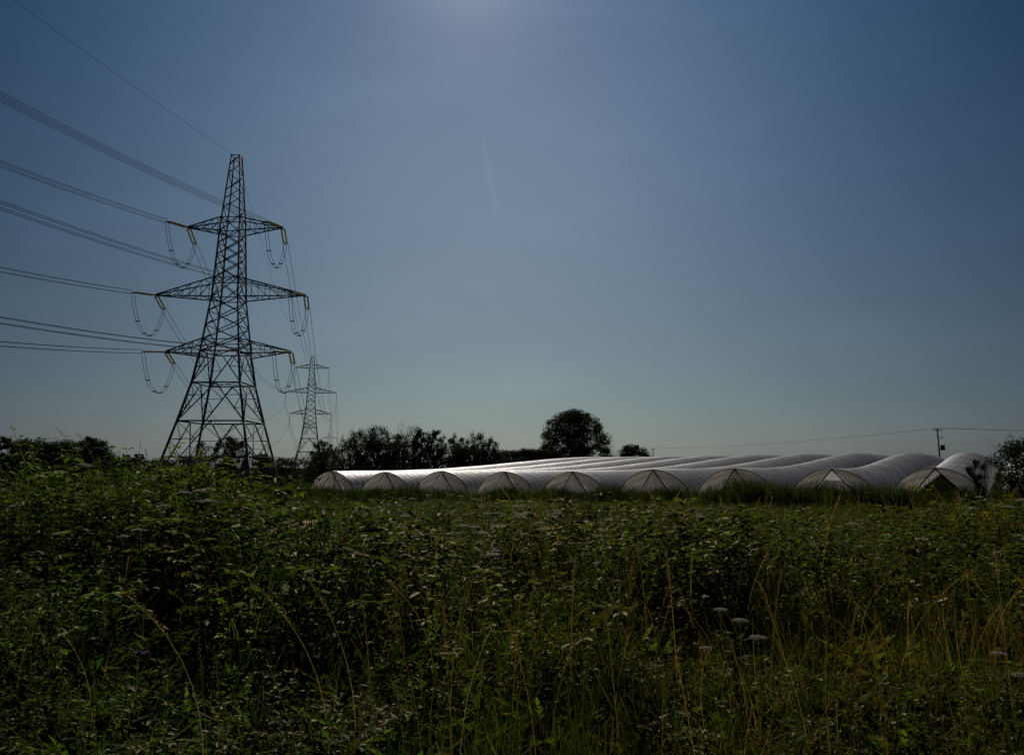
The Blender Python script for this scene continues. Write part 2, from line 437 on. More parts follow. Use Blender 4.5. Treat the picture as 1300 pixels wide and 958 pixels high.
def weeds():
    # tall weeds and brambles of the bank
    N1 = [nettle(1, random.choice((.045, .06, .075, .1)), random.choice((11, 14, 17)), G_YELL if i % 4 == 3 else G_NETTLE) for i in range(12)] + [tuft(1.05, 16, .008, (.075, .10, .025), .12, 5, .6) for _ in range(3)]
    B1 = [bramble(1, random.choice((.05, .07, .09)), random.choice((10, 14, 18)), (.10, .085, .03) if i % 5 == 4 else G_BRAMBLE) for i in range(10)]
    for nm, T, d1, d2, cl, lab, cat, sd in (('nettle_bed', N1, 20, 10, G_NETTLE, 'bed of nettles and leafy weeds covering the near bank', 'nettles', 21),
                                  ('bramble_thicket', B1, 20, 10, G_BRAMBLE, 'tangled bramble thicket spread over the near bank', 'brambles', 22)):
        xs = []; ys = []
        for y0, y1, d in ((4.3, 8.5, d1 * 1.9), (8.5, 13, d1 * 1.25), (13, 19, d1 * .8), (19, 29, d2 * .85)):
            x, y = pts_in(y0, y1, d); xs.append(x); ys.append(y)
        x = np.concatenate(xs); y = np.concatenate(ys)
        pn = vnoise(x, y, 2.6, sd); keep = rng.random(len(x)) < (.25 + .95 * pn)
        # dark holes in the front of the bank
        hole = (vnoise(x, y, 1.6, 31) < .38) & (y < 15); keep &= ~hole; keep &= (bankh(x, y) > .45) | (rng.random(len(x)) < .08)
        x = x[keep]; y = y[keep]
        h = bankh(x, y) * rng.uniform(.6, 1.12, len(x))
        P = np.stack([x, y, ground(x, y) - .02], -1)
        scatter(T, P, rng.random(len(x)) * 6.28, h, nm, M_LEAF, lab, tint_of(x, y, len(x)), rng.normal(0, .12, (len(x), 2)), cat)
    # spires standing out of the bank on the left
    x, y = pts_in(9, 19, 5); a = x / y; keep = (a < -.28) & (rng.random(len(x)) < .75); x = x[keep]; y = y[keep]
    T = [nettle(1, .07, 15, G_YELL if i % 3 == 0 else G_NETTLE) for i in range(5)]
    h = bankh(x, y) * rng.uniform(.9, 1.14, len(x)) * (1 + .30 * sm((-x / y - .5) / .08))
    scatter(T, np.stack([x, y, ground(x, y)], -1), rng.random(len(x)) * 6.28, h, 'tall_weeds', M_LEAF, 'tall leafy weed stems rising above the bank on the left', tint_of(x, y, len(x)), rng.normal(0, .08, (len(x), 2)), 'weeds')
    # near grass
    T = [tuft(.55, 13, .0055) for _ in range(6)] + [tuft(.6, 7, .005, (.13, .10, .05)) for _ in range(1)]
    x1, y1 = pts_in(2.4, 5.4, 34); x2, y2 = pts_in(5.4, 14, 14)
    hk = vnoise(x2, y2, 1.6, 31) > .38; x2 = x2[hk]; y2 = y2[hk]
    x = np.concatenate([x1, x2]); y = np.concatenate([y1, y2])
    s = rng.uniform(.6, 1.35, len(x)) * (.75 + .5 * vnoise(x, y, 1.8, 8)); s = s * (.5 + .42 * sm((x / y + .2) / .3)); s = np.where(y > 5.4, s * 1.4, s)
    scatter(T, np.stack([x, y, ground(x, y)], -1), rng.random(len(x)) * 6.28, s, 'meadow_grass', M_GRASS, 'long green and straw grass along the bottom of the bank', tint_of(x, y, len(x)), rng.normal(0, .15, (len(x), 2)), 'grass')
    # low leafy cover among the near grass
    T = [nettle(.42, .05, 8, G_YELL) for _ in range(3)] + [bramble(.45, .055, 9, G_BRAMBLE) for _ in range(3)]
    x, y = pts_in(2.8, 5.4, 62); pn = vnoise(x, y, 2.0, 41) + .25 * sm((-x / y - .25) / .2) + .1 * sm((x / y - .1) / .2); k = pn > .36; x = x[k]; y = y[k]
    scatter(T, np.stack([x, y, ground(x, y)], -1), rng.random(len(x)) * 6.28, rng.uniform(.4, .95, len(x)), 'low_weeds', M_LEAF, 'low leafy weeds growing among the near grass', tint_of(x, y, len(x)), None, 'weeds')
    # dry seeding grass, the mass of it
    T = [merge(seedgrass_parts(1.0, random.uniform(.14, .24), random.uniform(.1, .45), (.17, .125, .065) if i % 2 else TAN, 40, sp=.012)) for i in range(7)]
    x1, y1 = pts_in(3.0, 7.5, 17); x2, y2 = pts_in(7.5, 20, 2.6)
    x = np.concatenate([x1, x2]); y = np.concatenate([y1, y2]); pn = vnoise(x, y, 2.4, 51) * .7 + .3 * (x / y > -.1); k = rng.random(len(x)) < pn; x = x[k]; y = y[k]
    s = rng.uniform(.4, .95, len(x)); s = np.where(y > 7.5, bankh(x, y) * rng.uniform(1.0, 1.35, len(x)), s)
    scatter(T, np.stack([x, y, ground(x, y)], -1), rng.random(len(x)) * 6.28, s, 'dry_seeding_grass', M_GRASS, 'thin tan seeding grasses standing all through the weeds', tint_of(x, y, len(x)) * 1.1, rng.normal(0, .12, (len(x), 2)), 'dry grass')
    # rusty docks and dead stems in drifts
    def dock(H=1.0):
        t = TB(); cc = random.choice(((.10, .045, .025), (.08, .05, .03), (.12, .075, .035)))
        for b_ in range(random.randint(2, 4)):
            a = random.random() * 6.28; r = random.uniform(.03, .2)
            def P(k): return np.array([math.cos(a) * r * k, math.sin(a) * r * k, H * (.7 + .1 * b_) * k])
            for sd in ((1., 0, 0), (0, 1., 0)): t.strip([P(k) for k in (0, .5, 1)], [.009, .007, .003], var(cc), side=np.array(sd))
            for i in range(60):
                k = random.uniform(.45, 1); yaw = random.random() * 6.28
                t.leaf(P(k) + np.array([math.cos(yaw), math.sin(yaw), 0]) * .018 * random.random(), .014, .011, yaw, random.uniform(-.6, .6), var(cc, .4), rhomb=True)
        for i in range(5): t.leaf((0, 0, .05 + .08 * i), .24, .06, random.random() * 6.28, random.uniform(.2, .8), var(G_BRAMBLE), droop=.35)
        return t.done()
    T = [dock() for _ in range(6)]
    x1, y1 = pts_in(3.6, 7, 7); x2, y2 = pts_in(7, 24, 2.6); x = np.concatenate([x1, x2]); y = np.concatenate([y1, y2])
    pn = vnoise(x, y, 2.2, 95) + .2 * sm((x / y - .35) / .2) * (y < 11); k = pn > .64; x = x[k]; y = y[k]
    scatter(T, np.stack([x, y, ground(x, y)], -1), rng.random(len(x)) * 6.28, np.where(y > 6.5, bankh(x, y) * 1.12, .6) * rng.uniform(.75, 1.15, len(x)), 'rusty_docks', M_GRASS, 'rust-brown dock seed spikes and dead stems in drifts among the weeds', tint_of(x, y, len(x)), rng.normal(0, .1, (len(x), 2)), 'weeds')
    # broad basal leaves and litter closing the ground
    def rosette(L):
        t = TB()
        for i in range(9): t.leaf((0, 0, .02), L * random.uniform(.5, 1.1), L * .2, random.random() * 6.28, random.uniform(.1, 1.1), var(G_NETTLE if i % 3 else (.10, .08, .035), .35), droop=random.uniform(.1, .6))
        for i in range(6): t.strip([(random.uniform(-.15, .15), random.uniform(-.15, .15), .02), (random.uniform(-.25, .25), random.uniform(-.25, .25), random.uniform(.03, .2))], [.006, .003], var((.14, .11, .06)))
        return t.done()
    T = [rosette(l) for l in (.12, .16, .2, .26, .14)]
    x1, y1 = pts_in(2.2, 9, 62); x2, y2 = pts_in(9, 20, 9); x = np.concatenate([x1, x2]); y = np.concatenate([y1, y2])
    scatter(T, np.stack([x, y, ground(x, y)], -1), rng.random(len(x)) * 6.28, rng.uniform(.6, 1.5, len(x)), 'ground_cover', M_GRASS, 'basal leaves and dead litter covering the soil under the weeds', tint_of(x, y, len(x)), None, 'ground cover')
    # pale flower plates over the bank
    T = [merge(umbel_parts(1, .075, 12, (.50, .48, .40), .013)) for _ in range(3)] + [merge(umbel_parts(1, .045, 9, (.46, .43, .36), .012)) for _ in range(3)]
    x, y = pts_in(7, 30, 3.2); a = x / y; pn = vnoise(x, y, 3, 61)
    k = rng.random(len(x)) < np.where((a < .15), .8, .3) * (pn > .45); x = x[k]; y = y[k]
    s = bankh(x, y) * rng.uniform(.85, 1.03, len(x))
    scatter(T, np.stack([x, y, ground(x, y)], -1), rng.random(len(x)) * 6.28, s, 'pale_flower_heads', M_PETAL, 'pale flat flower heads dotted over the sunlit weeds', None, rng.normal(0, .08, (len(x), 2)), 'flowers')
    # the field between the bank and the tunnels
    T = [nettle(1, .16, 6, (.055, .085, .025), rhomb=True) for _ in range(4)] + [tuft(1, 12, .022, (.08, .09, .035), .25, 3) for _ in range(3)] + [tuft(1.1, 8, .02, (.15, .125, .06), .2, 3) for _ in range(1)]
    xs = []; ys = []
    for y0, y1, d in ((26, 42, 14), (42, 72, 8)):
        x, y = pts_in(y0, y1, d, .75, 3); xs.append(x); ys.append(y)
    x = np.concatenate(xs); y = np.concatenate(ys); w = x * AX[0] + y * AX[1] - 71
    k = w < -2.5; x = x[k]; y = y[k]
    h = (.55 + .35 * vnoise(x, y, 4, 71)) * rng.uniform(.7, 1.25, len(x)) * (1 + .25 * sm((-x / y - .3) / .2))
    scatter(T, np.stack([x, y, ground(x, y)], -1), rng.random(len(x)) * 6.28, h, 'field_weeds', M_LEAF, 'sunlit weeds and grass covering the field before the tunnels', tint_of(x, y, len(x)) * 1.1, rng.normal(0, .1, (len(x), 2)), 'weeds')
    # tall rank grass in front of the tunnel ends
    T = [tuft(1, 26, .03, (.042, .062, .022), .3, 4, .45) for _ in range(5)] + [nettle(1, .12, 9, (.045, .07, .02), rhomb=True) for _ in range(3)] + [tuft(1.25, 5, .02, (.13, .10, .055), .2, 4, .5)]
    n = 8500; s_ = rng.uniform(-84, 34, n); w = -np.abs(rng.normal(0, 1.7, n)) - .5
    x = AU[0] * s_ + AX[0] * (71 + w); y = AU[1] * s_ + AX[1] * (71 + w)
    h = (.90 + .6 * vnoise(s_, w * .3, 5, 81) ** 1.5 + .3 * sm((s_ + 40) / 30) + .22 * vnoise(s_, w, 1.6, 83)) * 1.18 * rng.uniform(.6, 1.25, n) * (1 + .15 * np.exp(-((s_ + 19) / 4) ** 2) + .2 * np.exp(-((s_ + 9.5) / 4) ** 2))
    scatter(T, np.stack([x, y, ground(x, y)], -1), rng.random(n) * 6.28, h, 'rank_grass', M_GRASS, 'tall dark rank grass growing against the tunnel ends', tint_of(x, y, n) * .9, None, 'grass')
    # grass of the far fields
    T = [tuft(1, 9, .09, (.05, .065, .024), .6, 3) for _ in range(4)] + [nettle(1, .3, 4, (.045, .065, .022), rhomb=True) for _ in range(2)]
    n = 26000; y = 60 + 150 * rng.random(n) ** 1.3; x = rng.uniform(-.72, .72, n) * y
    w = x * AX[0] + y * AX[1] - 71; s_ = x * AU[0] + y * AU[1]
    k = (w < -1) | (s_ < -73.5) | (s_ > 12) | (w > 118); x = x[k]; y = y[k]
    scatter(T, np.stack([x, y, ground(x, y)], -1), rng.random(len(x)) * 6.28, rng.uniform(.3, .75, len(x)), 'far_field_grass', M_GRASS, 'short grass of the far field left of the tunnels', tint_of(x, y, len(x)), None, 'grass')
    # crop and grass inside the tunnels and beside them
    T = [tuft(1, 18, .03, (.035, .055, .02), .35, 3) for _ in range(3)] + [nettle(1, .14, 7, (.035, .06, .02), rhomb=True) for _ in range(3)]
    n = 6500; s_ = rng.uniform(-22, 6, n); w = rng.uniform(0, 40, n)
    x = AU[0] * s_ + AX[0] * (71 + w); y = AU[1] * s_ + AX[1] * (71 + w)
    scatter(T, np.stack([x, y, ground(x, y)], -1), rng.random(n) * 6.28, rng.uniform(.7, 1.35, n), 'tunnel_crop', M_LEAF, 'dark green crop and weeds under the open right-hand tunnels', tint_of(x, y, n), None, 'crop')
weeds()

# ------------------------------------------------------------------ single plants that stand out
def plant(name, parts, loc, label, cat, group=None, rz=0.):
    r = empty(name, loc, rz)
    for pn, t, m in parts:
        np_mesh(pn, t[0], t[1], m, t[2], r)
    return tag(r, label, cat, group)

def ground_under(px, py, Y):
    p = at(px, py, Y); g = gz(p[0], p[1]); return p, g

def umbels():
    lab = ['pale carrot flower head highest of the cluster right of centre', 'broad pale carrot flower head just below the highest one',
           'pale carrot flower head lowest on the right of the cluster', 'small pale carrot flower head lowest on the left of the cluster',
           'pale carrot flower head low down near the right edge', 'pale carrot flower head in the bottom right corner']
    for (px, py, R, Y), lb in zip(((917, 774, .042, 5.6), (938, 787, .046, 5.4), (965, 809, .048, 5.1), (894, 823, .035, 5.2), (1265, 829, .042, 5.2), (1291, 856, .04, 5.0)), lab):
        p, g = ground_under(px, py, Y); H = p[2] - g
        s, h = umbel_parts(H / .94, R, 30, (.36, .36, .27), .006, .02)
        plant('wild_carrot', (('stem', s, M_GRASS), ('flower_head', h, M_PETAL)), (p[0], p[1], g), lb, 'wildflower', 'wild carrot flowers in the near grass')
umbels()

def thistle():
    p, g = ground_under(176, 829, 4.9); H = p[2] - g
    s = TB()
    for sd in ((1., 0, 0), (0, 1., 0)):
        s.strip([(0, 0, 0), (0, 0, H * .5), (0, 0, H)], [.008, .007, .005], (.07, .09, .04), side=np.array(sd))
    for i in range(16):
        s.leaf((0, 0, H * (.1 + .8 * i / 16)), .12 - .004 * i, .03, i * 2.4, .5, var(G_NETTLE), rhomb=True)
    r = empty('thistle', (p[0], p[1], g)); d = s.done(); np_mesh('stem', d[0], d[1], M_GRASS, d[2], r)
    for (dx, dy, dz, R) in ((0, 0, 0, .024), (-.045, .01, .006, .02), (.045, .01, -.004, .022), (.02, .03, -.012, .02), (-.022, -.02, -.016, .018)):
        h = TB()
        for i in range(90):
            b = random.random() * 6.28; e = math.acos(random.random())
            v = np.array([math.sin(e) * math.cos(b), math.sin(e) * math.sin(b), math.cos(e)])
            h.leaf(np.array([dx, dy, H + dz]), R * random.uniform(.8, 1.15), .005, b, math.pi / 2 - e, var((.24, .13, .28), .3), rhomb=True, droop=0)
        h.strip([(0, 0, H * .9), (dx, dy, H + dz)], [.003, .003], (.07, .09, .04))
        d = h.done(); np_mesh('flower_head', d[0], d[1], M_PETAL, d[2], r)
    tag(r, 'purple thistle in flower low in the dark grass at lower left', 'wildflower')
thistle()

def stalks():
    protos = []
    # (px, py) of the tip, depth, bend azimuth
    spots = [(152, 744, 3.9, 3.5, 'long tan grass head arching leftwards over the dark gap at lower left'), (386, 726, 4.6, 2.6, 'tall tan grass head leaning left, left of the centre'),
             (322, 738, 4.2, 3.1, 'tan grass head bowed left beside the tall leaning one'), (730, 716, 5.2, 1.2, 'single upright tan grass stalk left of the dark hollow at the centre'),
             (845, 705, 5.4, 1.8, 'tan upright grass stalk above the carrot flowers'), (1262, 700, 5.0, 1.2, 'tall rusty grass stalk at the right edge of the weeds')]
    for px, py, Y, az, lb in spots:
        p, g = ground_under(px, py, Y); H = p[2] - g; bend = .42 if az > 2.4 else .12
        st = random.getstate()
        s, h = seedgrass_parts(H * 1.04, .26 if az > 2.4 else .2, bend, TAN, 90, az, .004, .014)
        tip = s[0][8]
        plant('seeding_grass', (('stalk', s, M_GRASS), ('seed_head', h, M_GRASS)), (p[0] - math.cos(az) * bend, p[1] - math.sin(az) * bend, g), lb, 'grass stalk', 'prominent dry grass stalks')
    protos = []
    for i in range(7):
        s, h = seedgrass_parts(1, random.uniform(.16, .26), random.uniform(.05, .35), TAN if i % 2 else (.16, .11, .06), 70, None, .0042, .015)
        protos.append((s, h))
    me = {}
    spots = []
    for i in range(46):
        Y = random.uniform(3.9, 6.8); px = random.choice([random.uniform(420, 760), random.uniform(250, 1290), random.uniform(560, 1250)])
        spots.append((px, Y))
    for n, (px, Y) in enumerate(spots):
        k = n % 7; x = (px - 650) / 1030 * Y; H = random.uniform(.6, .98); g = gz(x, Y)
        if k not in me or n < 7:
            r = plant('dry_grass_stalk', (('stalk', protos[k][0], M_GRASS), ('seed_head', protos[k][1], M_GRASS)), (x, Y, g), None, 'grass stalk', 'dry grass stalks in the near grass')
            me[k] = r
        else:
            src = me[k]; r = src.copy(); COL.objects.link(r); r.location = (x, Y, g)
            for ch in src.children:
                c = ch.copy(); COL.objects.link(c); c.parent = r
        r['label'] = 'thin tan seeding grass stalk standing in the dark near grass'
        r.scale = (H, H, H); r.rotation_euler = (random.uniform(-.12, .12), random.uniform(-.12, .12), random.random() * 6.28)
stalks()

# ------------------------------------------------------------------ trees
def limb(mb, a, b, r0, r1, sag=.12, n=5):
    a = np.asarray(a, float); b = np.asarray(b, float); k = np.linspace(0, 1, n)[:, None]
    d = b - a; L = np.linalg.norm(d)
    off = np.array([random.gauss(0, sag), random.gauss(0, sag), random.gauss(0, sag)]) * L
    pts = a + d * k + off * np.sin(k * math.pi)
    mb.tube(pts, np.linspace(r0, r1, n), 5 if r0 > .1 else 4, caps=False)
    return pts

def leafmass(centres, radii, per, size, col, stretch=None):
    """leaf faces gathered into clumps"""
    n = len(centres) * per
    c = np.repeat(centres, per, 0); r = np.repeat(radii, per)
    d = rng.normal(0, 1, (n, 3)); d /= np.linalg.norm(d, axis=1)[:, None]
    rad = rng.random(n) ** .45
    off = d * (r * rad)[:, None]; off[:, 2] *= .8
    if stretch is not None: off += np.repeat(stretch, per, 0) * (rng.random(n) - .3)[:, None]
    p = c + off
    nrm = rng.normal(0, 1, (n, 3)) + [0, 0, .9] + d * .6; nrm /= np.linalg.norm(nrm, axis=1)[:, None]
    t = np.cross(nrm, rng.normal(0, 1, (n, 3))); t /= np.linalg.norm(t, axis=1)[:, None]; b = np.cross(nrm, t)
    s = (size * rng.uniform(.6, 1.4, n))[:, None]
    V = np.stack([p - t * s * .6, p - b * s * .35 + nrm * s * .06, p + t * s * .6, p + b * s * .35 + nrm * s * .06], 1).reshape(-1, 3)
    Q = np.arange(n * 4).reshape(-1, 4)
    cf = np.repeat(.7 + .6 * rng.random(len(centres)), per) * rng.uniform(.75, 1.3, n)
    C = np.repeat(np.array(col)[None] * cf[:, None], 4, 0)
    C[:, 0] *= np.repeat(rng.uniform(.85, 1.25, n), 4)
    return V, Q, C

def tree(name, label, x0, x1, ytop, D, style='round', ncl=60, per=90, size=None, cat='tree', group=None, ybase=None, col=(.042, .058, .022), skirt=.25):
    cxp = (x0 + x1) / 2; top = at(cxp, ytop, D); X = top[0]; g = gz(X, D)
    W = (x1 - x0) / F * D * 1.0; H = top[2] - g
    size = size or max(.05, D * .0016)
    root = empty(name, (X, D, g)); root.rotation_euler.z = 0
    mb = MB()
    lean = random.uniform(-.04, .04) * H
    th = H * (.42 if style == 'oak' else .5)
    tr = .028 * H * (1.3 if style == 'oak' else 1)
    trunk = np.array([[lean * k * k, 0, -0.2 + (th + .2) * k] for k in np.linspace(0, 1, 5)])
    mb.tube(trunk, np.linspace(tr * 1.3, tr * .6, 5), 6)
    cent = []; rad = []; st = []; seedv = random.random() * 9
    crown_lo = H * skirt
    for i in range(ncl):
        # golden-angle directions give an even cover; each is pushed in or out
        z = (i + .5) / ncl; b = random.random() * 6.283; b0 = b
        if style == 'ash':
            k = random.uniform(.35, 1.0)
            hh = crown_lo + (H - crown_lo) * (z ** .8)
            prof = math.sin(math.pi * min(.95, .3 + .65 * (hh - crown_lo) / (H - crown_lo))) ** .6 * random.uniform(.8, 1.25)
            r = W / 2 * prof * k * 1.3
            e = np.array([math.cos(b) * r, math.sin(b) * r * .9, hh * random.uniform(.9, 1.0)])
            cent.append(e); rad.append(W * random.uniform(.09, .19)); dr = np.array([e[0] * .3, e[1] * .3, H * random.uniform(.02, .12)]); st.append(dr)
        else:
            zz = (i * .7548776 + .3) % 1.0; b = 6.283 * ((i * .5698403) % 1.0); b0 = b
            env = math.sqrt(max(0, 1 - max(0, (zz - .28) / .72) ** 2.5)) * (1 if zz > .28 else .84 + .57 * zz)
            lump = 1 + .07 * math.sin(3 * b0 + zz * 5 + seedv) + .05 * math.sin(5 * b0 - zz * 9) + .05 * math.sin(7 * zz + seedv * 2)
            rr = env * lump * (random.uniform(.78, 1.0) if i % 3 else random.uniform(.15, .7))
            cr = W * random.uniform(.045, .12) * (1 if style == 'oak' else 1.2)
            e = np.array([math.cos(b) * rr * (W / 2 - cr * .7), math.sin(b) * rr * (W / 2 - cr * .7), crown_lo + cr * .3 + zz * (H - crown_lo - cr * 1.2)])
            cent.append(e); rad.append(cr); st.append(np.zeros(3))
    nl = min(len(cent), 40)
    for j in random.sample(range(len(cent)), nl):
        e = cent[j]; k = random.uniform(.35, 1.0); a = np.array([lean * k * k, 0, th * k])
        pts = limb(mb, a, e, tr * .42, tr * .08)
        for _ in range(3):
            q = e + np.array([random.gauss(0, 1), random.gauss(0, 1), min(1.2, abs(random.gauss(0, 1))) * (1 if style == 'ash' else .2)]) * rad[j] * (.8 if style == 'ash' else .45) + st[j]
            limb(mb, pts[3], q, tr * .12, tr * .03, n=3)
    mb.build('trunk', M_BARK, root)
    if per:
        V, Q, C = leafmass(np.array(cent), np.array(rad), per, size, col, np.array(st))
        V[:, 2] = np.maximum(V[:, 2], .03)
        np_mesh('crown', V, Q, M_TREELEAF, C, root)
    return tag(root, label, cat, group)

def hedge(label, x0, x1, ytops, D, dens=4.5, size=None, D1=None, group=None, per=100, name='hedge'):
    """hedge: outline given as top heights from left to right"""
    D1 = D1 or D; size = size or D * .0016
    n = len(ytops); a = at(x0, 590, D); b = at(x1, 590, D1)
    root = empty(name, ((a[0] + b[0]) / 2, (a[1] + b[1]) / 2, gz((a[0] + b[0]) / 2, (a[1] + b[1]) / 2)))
    o = np.array(root.location); L = np.linalg.norm(b[:2] - a[:2]); m = max(8, int(L * dens / 2))
    cent = []; rad = []; mb = MB()
    for i in range(m):
        k = random.random(); f = k * (n - 1); j = min(int(f), n - 2); yt = ytops[j] * (1 - f + j) + ytops[j + 1] * (f - j)
        px = x0 + (x1 - x0) * k; Dk = D + (D1 - D) * k; p = at(px, yt, Dk); g = gz(p[0], p[1]); H = p[2] - g
        for kk in range(3):
            r = H * random.uniform(.14, .24)
            z = g + (H - r * .7) * (1, .66, .3)[kk] * random.uniform(.88, 1.04)
            cent.append(np.array([p[0] + random.gauss(0, .3), p[1] + random.gauss(0, H * .22), z]) - o); rad.append(r * (1, 1.25, 1.4)[kk])
        if i % 2 == 0:
            limb(mb, np.array([p[0], p[1], g - .1]) - o, cent[-3], .05 + H * .012, .02)
    mb.build('branches', M_BARK, root)
    V, Q, C = leafmass(np.array(cent), np.array(rad), per, size, (.036, .05, .02))
    np_mesh('foliage', V, Q, M_TREELEAF, C, root)
    return tag(root, label, 'hedge', group)

tree('oak_tree', 'big round oak standing alone behind the tunnels, centre right', 679, 776, 517, 215, 'oak', 270, 170, .32, skirt=.06)
tree('bushy_tree', 'low bushy tree at the far left edge of the skyline', -16, 34, 552, 130, 'round', 70, 200, skirt=.0, group='trees left of the pylon')
tree('bushy_tree', 'dark domed tree on the left skyline, just right of the far pole', 86, 150, 552, 165, 'round', 90, 190, skirt=.0, group='trees left of the pylon')
tree('small_tree', 'smaller of two little round trees left of the near pylon', 153, 169, 573, 220, 'round', 24, 80, skirt=.1, group='trees left of the pylon')
tree('small_tree', 'rounder and wider of two little trees, the one nearer the pylon', 168, 186, 572, 220, 'round', 26, 90, skirt=.05, group='trees left of the pylon')
tree('young_tree', 'thin see-through tree behind the left legs of the near pylon', 244, 280, 561, 170, 'ash', 34, 34, skirt=.15, group='trees behind the pylon')
tree('bushy_tree', 'tall rounded tree seen between the legs of the near pylon', 266, 322, 551, 175, 'round', 70, 170, skirt=.0, group='trees behind the pylon')
tree('bushy_tree', 'low tree behind the right legs of the near pylon', 314, 352, 573, 170, 'round', 40, 80, skirt=.05, group='trees behind the pylon')
ash = [(388, 432, 556, 132, 40, 80, 'round', 'bushy tree with ragged top just right of the far pylon'), (424, 446, 552, 150, 22, 7, 'ash', 'almost bare young tree between the far pylon and the tall trees'),
       (440, 472, 547, 150, 44, 70, 'ash', 'loose young tree at the left of the tall row'), (462, 498, 541, 150, 56, 80, 'ash', 'dense tree with the highest leafy top of the row'),
       (488, 518, 549, 152, 36, 80, 'ash', 'dark tree with a lower top in the middle of the row'), (500, 530, 540, 156, 26, 9, 'ash', 'nearly leafless tree showing bare twigs above the row'),
       (520, 546, 545, 150, 44, 85, 'ash', 'left one of two dense dark trees at the right of the row'), (538, 566, 546, 150, 44, 85, 'ash', 'right one of two dense dark trees at the right of the row'),
       (566, 596, 553, 152, 40, 75, 'ash', 'leafy tree with a broad ragged top beyond the dense pair'), (590, 617, 549, 150, 34, 60, 'ash', 'slim tree with a single rounded top near the end of the row'),
       (608, 636, 557, 150, 36, 60, 'ash', 'last and lowest tree at the right end of the row')]
for x0, x1, yt, D, nc, per, stl, lb in ash:
    tree('young_tree', lb, x0, x1, yt, D, stl, nc, per, skirt=.12, group='row of young trees behind the tunnels', col=(.032, .045, .018))
tree('bushy_tree', 'small dark bushy tree right of the oak, beside the far pole', 776, 830, 562, 205, 'round', 60, 150, skirt=.05)
tree('small_tree', 'tiny distant tree top just showing over the middle of the tunnels', 929, 945, 576, 330, 'round', 20, 60, skirt=.1)
hedge('dark overgrown hedge along the left skyline', 20, 96, [560, 556, 558, 559, 561, 560, 557], 182, 8, per=190)
hedge('low hedge between the left tree and the near pylon', 96, 262, [566, 569, 576, 580, 581, 582, 581, 579, 574], 185)
hedge('low hedge running right from the near pylon to the far pylon', 322, 405, [576, 578, 580, 581, 580, 580], 150)
hedge('dense dark hedge filling the foot of the young tree row', 396, 640, [576, 570, 564, 558, 555, 558, 561, 556, 554, 557, 566, 563, 567, 566, 572, 576], 148, 6.5)
hedge('clipped looking hedge running from the tree row to the oak', 630, 712, [572, 570, 570, 569, 571, 571], 185, 9.0, per=130)
hedge('low hedge between the oak and the small bushy tree', 762, 792, [581, 577, 579, 576], 212, 4.0)
hedge('thin far hedge on the horizon behind everything', -60, 1400, [586] * 24 , 420, 1.2, per=40)

def shrubs():
    tree('hawthorn_shrub', 'dark spiky shrub cutting into the right edge of the frame', 1268, 1350, 551, 42, 'ash', 90, 200, .10, 'shrub', skirt=.0, col=(.03, .045, .018))
    tree('hawthorn_shrub', 'small weedy shrub in front of the last tunnel', 1222, 1250, 583, 50, 'ash', 26, 120, .09, 'shrub', skirt=.0, col=(.035, .055, .02))
    # yellow-green leafy shoots before the near pylon
    for px, py, Y, lb in ((252, 562, 11, 'yellow-green leafy shoot in front of the left leg of the near pylon'), (238, 574, 10.5, 'shorter leafy shoot left of the tallest one below the near pylon'),
                          (302, 584, 10.5, 'pale leafy shoot between the legs of the near pylon'), (275, 576, 11.2, 'leafy shoot right beside the tallest one below the near pylon')):
        p, g = ground_under(px, py, Y); H = p[2] - g
        s = TB(); f = TB()
        for j in range(11):
            a = random.random() * 6.28; r = random.uniform(.05, .5); h = H * random.uniform(.72, 1)
            pts = [np.array([math.cos(a) * r * k ** 1.5, math.sin(a) * r * k ** 1.5, h * k]) for k in np.linspace(0, 1, 6)]
            for sd in ((1., 0, 0), (0, 1., 0)): s.strip(pts, [.014, .012, .01, .008, .006, .003], (.07, .07, .035), side=np.array(sd))
            for i in range(26):
                k = random.uniform(.3, 1); q = np.array([math.cos(a) * r * k ** 1.5, math.sin(a) * r * k ** 1.5, h * k])
                for e in (0, 3.14): f.leaf(q, random.uniform(.07, .12), .04, i * 1.57 + e, random.uniform(-.3, .6), var(G_YELL, .3), droop=.2)
        plant('leafy_shoot', (('stems', s.done(), M_GRASS), ('leaves', f.done(), M_LEAF)), (p[0], p[1], g), lb, 'shrub', 'leafy shoots below the near pylon')
shrubs()

# ------------------------------------------------------------------ pylons
LEV = [(0, 6.93), (5.1, 5.77), (10, 4.6), (15.45, 3.4), (20, 2.75), (28.4, 1.86), (38.8, 1.42), (50, .62)]
def half(z): return float(np.interp(z, [a for a, b in LEV], [b for a, b in LEV]))

def insulator(mb, a, d, L, twin=.45, rr=.14, step=.17):
    """a pair of insulator strings along d"""
    d = np.asarray(d, float); d /= np.linalg.norm(d); side = np.cross(d, [0, 0, 1.]); side /= np.linalg.norm(side) + 1e-9
    for sg in ((-1, 1) if twin else (0,)):
        o = np.asarray(a) + side * sg * (twin or 0) / 2
        n = int((L * .78) / step); s0 = L * .12
        prof = []
        for i in range(n):
            z = s0 + i * step; prof += [(.05, z), (rr, z + step * .35), (rr * .95, z + step * .5), (.05, z + step * .62)]
        mb.lathe(o, prof, 8, d)

